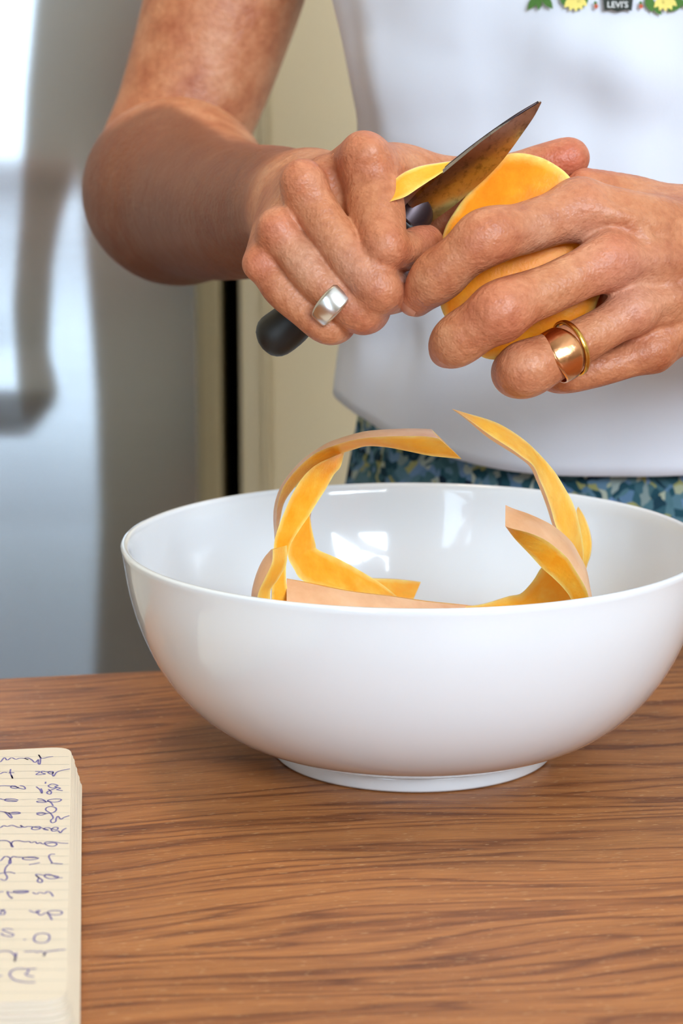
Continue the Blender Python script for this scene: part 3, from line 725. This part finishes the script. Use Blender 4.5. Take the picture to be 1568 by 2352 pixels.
# relax the net
E_ = np.empty(len(me.edges)*2, np.int32); me.edges.foreach_get('vertices', E_); E_ = E_.reshape(-1, 2)
deg = np.bincount(E_.ravel(), minlength=len(V)).astype(float)[:, None]
def lap(U):
    o = np.zeros_like(U)
    for c in range(U.shape[1]):
        o[:, c] = np.bincount(E_[:, 0], U[E_[:, 1], c], len(U))+np.bincount(E_[:, 1], U[E_[:, 0], c], len(U))
    return o/np.maximum(deg, 1)
for it in range(4):
    V = V+.5*(lap(V)-V); V = V-.53*(lap(V)-V)
far = np.clip(((V-CAM)@FWD-.85)/.05, 0, 1)[:, None]
for it in range(12): V = V+.5*far*(lap(V)-V)
V = V+.5*(lap(V)-V)
me.vertices.foreach_set('co', V.astype(np.float32).ravel()); me.update()

# person root, feet on the floor behind the table
person = empty('person', (.11, .30, 0))
tag(person, 'person in a white T-shirt and blue patterned shorts peeling squash over the bowl', 'person')
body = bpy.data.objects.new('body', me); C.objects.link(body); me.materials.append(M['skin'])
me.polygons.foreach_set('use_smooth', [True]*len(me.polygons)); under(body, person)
nr = np.empty(len(V)*3, np.float32); me.vertices.foreach_get('normal', nr); nr = nr.reshape(-1, 3)
red = np.zeros(len(V)); cs = np.zeros(len(V)); cm = np.zeros(len(V)); dark = np.zeros(len(V)); pale = np.zeros(len(V))
def P8(px, py, dz): return PW(px, py, BASE+dz/1000)
for (px, py, dz, rad, wt) in ((836,345,0,11,.6),(697,415,-3,9,.7),(636,525,-2,8,.8),(594,606,4,7,.8),(886,566,-12,9,.6),(876,668,-10,8,.5),(1108,548,-20,11,.6),(1146,716,-26,11,1),(1200,852,-18,9,.5),(1398,600,-12,12,.9),(1335,478,-6,11,.5),(1452,716,-6,10,.7),(1306,363,24,12,1),(960,684,-8,10,.5),(1032,800,-10,10,.5),(972,556,6,9,1),(845,740,-2,8,.7)):
    d = np.linalg.norm(V-P8(px, py, dz), axis=1)*1000; red = np.maximum(red, wt*np.exp(-(d/rad)**2))
for (a, b, rad) in (((1108,552,-17),(1200,523,-11),8),((985,650,-10),(1060,588,-16),6.5),((1146,716,-22),(1262,664,-16),8),((1036,794,-11),(1100,746,-20),7),((1200,852,-13),(1300,802,-12),8),((886,566,-11),(879,510,-9),6.5),((876,668,-9),(856,640,-12),7),((1398,603,-10),(1500,600,-8),9),((836,350,0),(860,430,-5),8),((697,420,-3),(745,492,-9),7)):
    A, B = P8(*a), P8(*b); ax = (B-A)/np.linalg.norm(B-A); rel = (V-A)*1000
    s = rel@ax; dd = np.linalg.norm(rel-s[:, None]*ax, axis=1)
    m = np.exp(-(s/rad)**2)*np.exp(-(np.maximum(dd-6, 0)/6)**2)*np.clip(-(nr@FWD)*1.5, 0, 1)
    u = m > cm; cm[u] = m[u]; cs[u] = s[u]
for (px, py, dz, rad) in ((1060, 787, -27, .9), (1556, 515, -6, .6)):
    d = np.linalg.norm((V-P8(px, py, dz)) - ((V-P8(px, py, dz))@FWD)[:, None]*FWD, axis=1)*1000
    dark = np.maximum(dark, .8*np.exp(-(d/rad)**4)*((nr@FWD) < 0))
for (px, py, dz, rad) in ((1450,660,-8,14),(1330,560,-6,12),(700,600,-8,10),(800,620,-12,9),(1230,540,-14,8)):
    d = np.linalg.norm(V-P8(px, py, dz), axis=1)*1000; pale = np.maximum(pale, .7*np.exp(-(d/rad)**2))
rel = V-CAM; dep = rel@FWD; pxv = 784+F*(rel@RGT)/dep; pyv = 1176-F*(rel@UPV)/dep
def sst(x, a, b): t = np.clip((x-a)/(b-a), 0, 1); return t*t*(3-2*t)
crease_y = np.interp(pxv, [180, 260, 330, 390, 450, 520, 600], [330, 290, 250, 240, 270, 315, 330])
tan_shade = sst(dep, .855, .90)*sst(pyv-crease_y, -14, 16)*(pxv < 900)  # partly suntan, partly the forearm's shade put into the skin colour
for nm, v_ in (('tan', tan_shade), ('red', red), ('crease_s', cs), ('crease_m', cm), ('dark', dark), ('pale', pale)): attr(body, nm, v_)

# nail of the squash hand's forefinger
def nail(c, along, normal, L, W):
    along = along/np.linalg.norm(along); normal = normal-along*(normal@along); normal /= np.linalg.norm(normal); side = np.cross(along, normal)
    V_ = []; n = 12
    for i in range(n+1):
        for j in range(n+1):
            u, v = 2*i/n-1, 2*j/n-1; sq_ = math.sqrt(max(1-.42*v*v, 0))
            V_.append(c+along*u*L*sq_+side*v*W-normal*(.28*v*v*W+.10*L*u*u)+normal*.0006*(1-max(abs(u), abs(v))**4))
    o = mesh('fingernail', V_, [(i*(n+1)+j, (i+1)*(n+1)+j, (i+1)*(n+1)+j+1, i*(n+1)+j+1) for i in range(n) for j in range(n)], M['nail']); return o
nl = nail(PW(936, 694, .7925), PW(948, 712, .7945)-PW(975, 660, .7885), PW(920, 688, .786)-PW(955, 690, .795), .0048, .0040); under(nl, person)

# rings
def ring_band(name, c, axis, r, prof, mat, n=96, rib=None):
    axis = axis/np.linalg.norm(axis); a = np.cross(axis, [0, 0, 1.0]); a /= np.linalg.norm(a); b = np.cross(axis, a)
    V_ = []; m = 10
    for i in range(n):
        t = 2*math.pi*i/n; d = a*math.cos(t)+b*math.sin(t); front = max(0, -(d@FWD))
        hw, thk = prof(front, d)
        for j in range(m):
            q = 2*math.pi*j/m; V_.append(c+d*(r+thk*.5+thk*.5*np.sign(math.cos(q))*abs(math.cos(q))**.6)+axis*hw*np.sign(math.sin(q))*abs(math.sin(q))**.6)
    return mesh(name, V_, [(i*m+j, i*m+(j+1) % m, ((i+1) % n)*m+(j+1) % m, ((i+1) % n)*m+j) for i in range(n) for j in range(m)], mat)
ax1 = PW(805, 708, .793)-PW(720, 632, .793)
o = ring_band('silver_ring', PW(765, 698, .7970), ax1, .0076, lambda fr, d: (.0028+.0014*fr, .0010+.0006*fr), M['silver'])
tag(o, 'plain wide silver band on the ring finger of the hand holding the knife', 'ring')
ax2 = PW(1240, 834, .786)-PW(1340, 780, .790)
o = ring_band('signet_ring', PW(1282, 817, .788), ax2, .0088, lambda fr, d: (.0024+.0034*fr**2, .0008+.0008*fr), M['gold'])
tag(o, 'rose gold signet ring with a broad engraved face above the pinky', 'ring')
o = ring_band('wedding_ring', PW(1310, 800, .7895), PW(1230, 834, .784)-PW(1340, 788, .792), .0090, lambda fr, d: (.0009, .0012), M['gold2'])
tag(o, 'thin yellow gold band behind the broad signet ring', 'ring')

# ------------------------------------------------------------------ clothes
TC = np.array([PW(1415, 900, 1.09)[0], 0.262])      # torso axis in plan
def torso_ring(z):
    """half widths of the shirt at height z (metres above the floor)"""
    zz = [.60, .78, .86, .92, .98, 1.035, 1.10, 1.20, 1.35, 1.45]
    ax = [.160, .136, .131, .126, .125, .138, .146, .152, .168, .185]
    ay = [.115, .108, .100, .095, .093, .096, .100, .108, .115, .105]
    return np.interp(z, zz, ax), np.interp(z, zz, ay)
def loft_rings(name, zf, nz_, n, mat, rfun, close=False):
    V_ = []
    for k in range(nz_):
        for i in range(n): V_.append(rfun(k/(nz_-1), 2*math.pi*i/n))
    Fc = [(k*n+i, k*n+(i+1) % n, (k+1)*n+(i+1) % n, (k+1)*n+i) for k in range(nz_-1) for i in range(n)]
    return mesh(name, V_, Fc, mat)
rng = np.random.RandomState(5)
folds = [(1230, 60, 1560, 240, .0055, .016), (860, 60, 900, 420, .0045, .014), (1000, 120, 960, 380, .003, .016), (820, 880, 960, 800, -.004, .012), (1240, 210, 1560, 300, -.003, .02), (930, 900, 1180, 960, .002, .016)]
FL = [(PW(a, b, .985), PW(c, d, .985), h, w_) for a, b, c, d, h, w_ in folds]
def shirt_pt(t, a):
    ca, sa = math.cos(a), math.sin(a)                 # a = -90 deg faces the camera
    zlow = SHZ(ca, sa); z = zlow+(1.47-zlow)*t
    rx, ry = torso_ring(z); flare = .004*math.exp(-((z-zlow)/.05)**2)
    rx += flare; ry += flare
    if z > 1.40: k = (1.47-z)/.07; rx *= .35+.65*math.sqrt(max(k, 0)); ry *= .6+.4*math.sqrt(max(k, 0))
    p = np.array([TC[0]+rx*ca, TC[1]+ry*sa, z])
    disp = .009*MN.noise(Vector((ca*1.6, sa*1.6, z*5)))+.0035*MN.noise(Vector((ca*5, sa*5, z*9)))
    for A, B, h, w_ in FL:
        ab = (B-A)[[0, 2]]; q = (p-A)[[0, 2]]; s = np.clip(q@ab/(ab@ab), 0, 1); d = np.linalg.norm(q-s*ab)
        if sa < 0: disp += h*math.exp(-(d/w_)**2)*math.sin(math.pi*min(max(s, .02), .98))**.5
    return p+np.array([ca, sa, 0])*disp
def SHZ(ca, sa):
    zf = PW(1400, 1128, .985)[2]; zs = PW(783, 925, 1.085)[2]
    k = abs(ca)**3
    return zf*(1-k)+zs*k
sh = loft_rings('t_shirt', None, 130, 220, M['shirt'], shirt_pt); under(sh, person)
md = sh.modifiers.new('cloth', 'SOLIDIFY'); md.thickness = .0012; md.offset = 1
def shorts_pt(t, a):
    z = .56+(.885-.56)*t; rx, ry = torso_ring(z); k = max(z-.80, 0)/.085; rx = rx-.006-.010*k; ry -= .008+.010*k
    ca, sa = math.cos(a), math.sin(a); return np.array([TC[0]+rx*ca, TC[1]+ry*sa, z])+np.array([ca, sa, 0])*.0015*math.sin(14*a)
shs = loft_rings('shorts', None, 40, 120, M['shorts'], shorts_pt); under(shs, person)
# torso skin, hips, legs and feet (seen only from other places), one surface with the same field method
fld = Field(np.arange(-.20, .42, .009), np.arange(.02, .46, .009), np.arange(-.01, 1.62, .009)); T = fld.new()
cx, cy = float(TC[0]), float(TC[1])
def wc(a, b, ra, rb, k=.03): fld.cone(T, np.array(a, float), np.array(b, float), ra, rb, k)
for sx in (-.045, .045):
    wc((cx+sx, cy, .90), (cx+sx, cy, 1.16), .070, .076); wc((cx+sx, cy, 1.16), (cx+sx*1.4, cy, 1.34), .076, .080)
    wc((cx+sx*1.3, cy, .80), (cx+sx*1.6, cy, .60), .066, .070)
    wc((cx+sx*1.6, cy, .66), (cx+sx*1.8, cy, .42), .072, .050); wc((cx+sx*1.8, cy, .42), (cx+sx*1.8, cy+.01, .10), .050, .034)
    wc((cx+sx*1.8, cy+.02, .055), (cx+sx*2.1, cy-.14, .030), .036, .028)
wc((cx, cy, 1.36), (cx, cy, 1.50), .060, .052)
V2, Q2 = surface_nets(T, fld.ax)
tb = mesh('torso_and_legs', V2, Q2, M['skin']); under(tb, person)
for nm in ('tan', 'red', 'crease_s', 'crease_m', 'dark', 'pale'): attr(tb, nm, np.zeros(len(V2)))
# sleeves
def sleeve(pts):
    o = tube('sleeve', pts, M['shirt'], n=40, steps=20); under(o, person)
sleeve([(545,-170,1.13,.049),(600,-330,1.13,.052),(720,-600,1.12,.058),(860,-820,1.11,.066)])
sleeve([(2160,-170,1.11,.050),(2120,-400,1.11,.056),(2040,-700,1.11,.062),(1960,-850,1.11,.070)])

# ------------------------------------------------------------------ print on the shirt, lying on its surface
bpy.context.view_layer.update()
dg = bpy.context.evaluated_depsgraph_get(); bvh = BVHTree.FromObject(sh.evaluated_get(dg), dg)
def on_shirt(px, py, off):
    d = Vector(RGT*((px-784)/F)+UPV*(-(py-1176)/F)+FWD).normalized(); h, nrm, i, dist = bvh.ray_cast(Vector(CAM), d)
    return np.array(h if h else PW(px, py, .985))-np.array(d)*off
def patch(polys, mat, off, name='print'):
    bm = bmesh.new()
    for poly in polys:
        vs = [bm.verts.new(on_shirt(x, y, off)) for x, y in poly]
        c = bm.verts.new(on_shirt(sum(p[0] for p in poly)/len(poly), sum(p[1] for p in poly)/len(poly), off))
        for i in range(len(vs)):
            bm.faces.new((vs[i], vs[(i+1) % len(vs)], c))
    me_ = bpy.data.meshes.new(name); bm.to_mesh(me_); bm.free(); o_ = link(name, me_, mat, smooth=False); under(o_, person); return o_
def petal(cx_, cy_, ang, L, W, n=8):
    c, s = math.cos(ang), math.sin(ang); pts = []
    for i in range(n+1): t = i/n; pts.append((t*L, W*math.sin(math.pi*t)))
    for i in range(n-1, 0, -1): t = i/n; pts.append((t*L, -W*math.sin(math.pi*t)))
    return [(cx_+x*c-y*s, cy_+x*s+y*c) for x, y in pts]
leaves = [petal(1238,-14,2.2,46,9),petal(1238,-14,1.6,38,7),petal(1242,-14,.9,44,9),petal(1284,-20,.9,50,13),petal(1350,-20,2.1,50,12),petal(1486,-14,1.3,44,11),petal(1498,8,.9,34,7),petal(1568,-10,2.3,50,14),petal(1560,4,.3,30,9),petal(1366,2,1.4,10,4),petal(1470,2,1.4,10,4)]
for q in leaves: patch([q], M['green'], .0022, 'leaf_print')
for q in (1320, 1526): patch([petal(q,-10,a,37,8) for a in (.7,1.1,1.5,1.9,2.3)], M['yellow'], .0024, 'flower_print')
for q in (1368, 1471): patch([petal(q,8,1.5,13,5)], M['red'], .0024, 'berry_print')
patch([[(1382,-30),(1456,-30),(1452,10),(1450,25),(1436,22),(1418,27),(1402,22),(1387,24),(1385,8)]], M['char'], .0024)
def text_mesh(txt, cx_, cy_, h):
    cu = bpy.data.curves.new('lettering', 'FONT'); cu.body = txt; cu.size = 1; cu.align_x = 'CENTER'; cu.resolution_u = 3; cu.offset = .015
    ob = bpy.data.objects.new('tmp', cu); C.objects.link(ob); bpy.context.view_layer.update()
    me_ = bpy.data.meshes.new_from_object(ob.evaluated_get(bpy.context.evaluated_depsgraph_get())); bpy.data.objects.remove(ob)
    for v in me_.vertices: v.co = Vector(on_shirt(cx_+v.co.x*h*1.4, cy_-v.co.y*h*1.4, .0030))
    o_ = link('lettering', me_, M['wprint'], smooth=False); under(o_, person); return o_
text_mesh("LEVI'S", 1418, 17, 14)

# ------------------------------------------------------------------ notebook
NH = .016
nb = empty('notebook', tuple(PZ(60, 2000, TZ))); tag(nb, 'open notebook of cream ruled paper with blue handwriting, lower left of the table', 'notebook')
def rounded(pts, rad, n=6):
    out = []; m = len(pts)
    for i in range(m):
        p = np.array(pts[i]); a = np.array(pts[i-1]); b = np.array(pts[(i+1) % m]); r = rad[i]
        if r == 0: out.append(p); continue
        u = (a-p)/np.linalg.norm(a-p)*r; v = (b-p)/np.linalg.norm(b-p)*r
        for k in range(n+1):
            t = k/n; out.append((1-t)**2*(p+u)+2*t*(1-t)*p+t*t*(p+v))
    return out
zt = TZ+NH
tl = PZ(-330, 1738, zt)[:2]; trp = PZ(164, 1715, zt)[:2]; br = PZ(154, 2296, zt)[:2]; bl = PZ(-420, 2318, zt)[:2]
def nb_outline(gx, gy, r): # grow to the right and towards the camera
    q = [tl+np.array([0, .0]), trp+np.array([gx, 0]), br+np.array([gx, -gy]), bl+np.array([0, -gy])]
    return rounded(q, [0, r, r, 0])
def slab(name, outl, z0, z1, mat, parent=None, outl2=None):
    n = len(outl); V_ = [(p[0], p[1], z0) for p in outl]+[(p[0], p[1], z1) for p in (outl2 or outl)]
    Fc = [(i, (i+1) % n, n+(i+1) % n, n+i) for i in range(n)]+[tuple(range(n))[::-1], tuple(range(n, 2*n))]
    return mesh(name, V_, Fc, mat, None, smooth=False)
ns = 22; V_ = []; Fc = []; base = 0
for k in range(ns):        # block of leaves, each a little proud of or behind the next
    t0 = k/ns; z0 = TZ+.002+(NH-.0023)*t0; z1 = TZ+.002+(NH-.0023)*(k+.86)/ns
    j = .0035*(1-t0)+.00018*((k*7) % 5-2); o_ = nb_outline(j, j*1.1, .008); n = len(o_)
    V_ += [(p[0], p[1], z0) for p in o_]+[(p[0], p[1], z1) for p in o_]
    Fc += [(base+i, base+(i+1) % n, base+n+(i+1) % n, base+n+i) for i in range(n)]+[tuple(base+i for i in range(n))[::-1], tuple(base+n+i for i in range(n))]; base += 2*n
blk = mesh('page_block', V_, Fc, M['paper'], None, smooth=False); blk['kind'] = 'stuff'; under(blk, nb)
under(slab('cover', nb_outline(.0033, .0040, .008), TZ, TZ+.002, M['cover']), nb)
under(slab('open_page', nb_outline(0, 0, .008), zt-.0003, zt, M['paper']), nb)
def strokes(name, lines, width, mat, z):
    bm = bmesh.new()
    for L in lines:
        P = catmull([PZ(x, y, z) for x, y in L], max(6, 5*len(L))); T_ = np.gradient(P, axis=0); T_ /= np.maximum(np.linalg.norm(T_, axis=1, keepdims=True), 1e-9)
        N_ = np.stack([-T_[:, 1], T_[:, 0], 0*T_[:, 0]], -1)*width*.5
        a = [bm.verts.new(p+q) for p, q in zip(P, N_)]; b = [bm.verts.new(p-q) for p, q in zip(P, N_)]
        for i in range(len(a)-1): bm.faces.new((a[i], a[i+1], b[i+1], b[i]))
    me_ = bpy.data.meshes.new(name); bm.to_mesh(me_); bm.free(); return under(link(name, me_, mat, smooth=False), nb)
KN = 3.608
ruled = [[( -300, 1700+(y0+6)/KN+ -.0),(x/KN, 1700+y0/KN)] for y0, x in ((135,570),(200,575),(255,575),(315,575),(375,575),(432,575),(490,575),(545,575),(600,575),(655,575),(712,575),(775,575),(835,572),(900,572),(960,570),(1028,570),(1098,570),(1170,568),(1240,568),(1325,565),(1400,562),(1485,562),(1565,560),(1650,558),(1735,556),(1815,552),(1900,550),(1990,548),(2090,530))]
strokes('ruled_lines', ruled, .00022, M['rule'], zt+.00006)
W = [
 [(440,135),(400,140),(345,150),(320,120),(335,150),(330,200),(316,190),(318,160),(290,185),(260,160),(225,145),(205,150),(235,162),(200,150),(160,150),(130,158),(95,145),(60,165),(35,145),(0,180),(-40,150),(-90,160),(-140,145)],
 [(580,238),(520,248),(470,265),(445,298),(435,285),(440,262),(415,258),(398,268),(420,280),(440,270),(400,262),(375,262),(350,256),(345,270),(375,280),(300,285),(330,262),(290,258)],
 [(118,270),(90,268),(70,272)],[(88,240),(85,270),(105,318),(95,290)],[(60,268),(30,265),(0,278),(-30,265),(0,258),(-60,270)],
 [(520,418),(470,410),(500,398),(455,385),(480,375),(440,362),(420,365),(400,380),(430,395),(470,392),(430,410),(395,425),(390,440),(415,448),(425,430),(400,405)],
 [(300,385),(330,410),(345,440),(350,425),(340,400)],[(378,345),(376,360)],
 [(165,375),(200,385),(205,405),(150,395),(125,380),(100,378),(90,392),(130,400),(150,390),(60,378),(0,380),(-50,400)],
 [(440,545),(425,520),(395,500),(440,488),(490,487),(508,495),(480,510),(430,512),(400,505),(375,515),(320,515),(305,508),(350,502),(380,510),(350,490),(310,485)],
 [(150,498),(120,488),(60,485),(40,498),(80,508),(140,505),(20,490),(0,485),(-60,495)],
 [(575,625),(530,640),(505,655),(480,630),(465,650),(460,675),(430,685),(420,665),(440,645),(430,620),(410,600),(380,580),(385,560),(420,550),(460,560),(465,580),(440,600),(410,605),(380,610),(340,622),(305,612),(350,605),(380,608),(340,598),(300,605)],
 [(170,602),(140,595),(90,600),(75,610),(130,612),(165,605),(60,600),(40,595),(60,615),(90,645),(100,640),(70,605),(0,590),(-50,605)],
 [(550,728),(520,745),(500,768),(480,750),(440,755),(425,740),(450,722),(480,725),(470,742),(430,735),(400,725),(370,728),(365,740),(400,745),(340,725),(320,715),(270,722),(265,738),(300,742),(330,730),(240,715),(200,722),(170,705),(180,722),(150,722),(100,705),(60,715),(30,708),(0,725),(-50,712)],
 [(565,855),(500,852),(460,845),(400,842),(370,852),(390,872),(440,880),(472,862),(440,850),(360,860),(330,848),(310,858),(290,842),(260,850),(240,840),(200,842),(150,832),(110,838),(95,858),(108,885),(95,880),(85,850),(50,832),(0,832),(-50,845)],
 [(455,945),(425,945),(405,960),(415,990),(430,1015),(420,1022)],[(520,1026),(470,1022),(420,1018)],[(330,1015),(240,1032)],
 [(310,975),(270,968),(200,972),(190,985),(240,992),(300,985),(310,975),(150,970),(110,965),(80,990),(75,1025),(90,1015),(80,975),(40,965),(0,1000),(-50,980)],
 [(520,1140),(470,1138),(420,1115),(380,1112),(370,1130),(410,1148),(470,1145),(480,1130),(420,1120),(360,1118),(300,1112),(310,1130),(350,1160),(340,1180),(310,1170),(320,1140),(300,1125)],
 [(125,1105),(80,1092),(40,1098),(0,1105),(-30,1110)],[(70,1030),(45,1060),(40,1100),(60,1135),(40,1162),(0,1150)],
 [(440,1295),(420,1265),(390,1255),(370,1270),(330,1262),(300,1275),(270,1262)],[(240,1250),(190,1248),(120,1250),(120,1262),(180,1268),(235,1255),(90,1262),(60,1255),(75,1290),(100,1312),(95,1300)],[(30,1255),(0,1258),(-50,1262)],
 [(430,1490),(415,1460),(395,1425),(450,1412),(510,1420),(505,1442),(450,1448),(410,1440),(380,1430),(340,1450),(320,1440),(300,1420),(330,1412),(300,1430),(240,1412)],[(40,1400),(20,1412),(0,1440),(30,1445),(40,1420),(0,1405)],
 [(280,1640),(300,1612),(350,1600),(400,1610),(410,1640),(390,1670),(340,1680),(290,1668),(280,1640)],[(215,1650),(195,1655)],[(110,1570),(60,1562),(20,1570),(60,1590),(110,1610),(90,1625),(30,1618),(10,1600)],
 [(540,1735),(480,1740),(420,1748),(380,1755),(360,1790),(370,1765),(335,1750),(310,1758),(290,1750),(240,1752),(200,1752)],[(135,1760),(130,1800),(120,1835),(125,1790),(90,1755),(40,1748),(0,1752),(-50,1762)],
 [(300,1892),(240,1895),(150,1892),(100,1910),(80,1945),(120,1985),(200,2005),(290,2008)],[(280,1960),(230,1950),(210,1935),(230,1925),(235,1900)],[(20,1950),(0,1955),(-40,1960)],
]
strokes('handwriting', [[(x/KN, 1700+y/KN) for x, y in L] for L in W], .00052, M['ink'], zt+.00010)
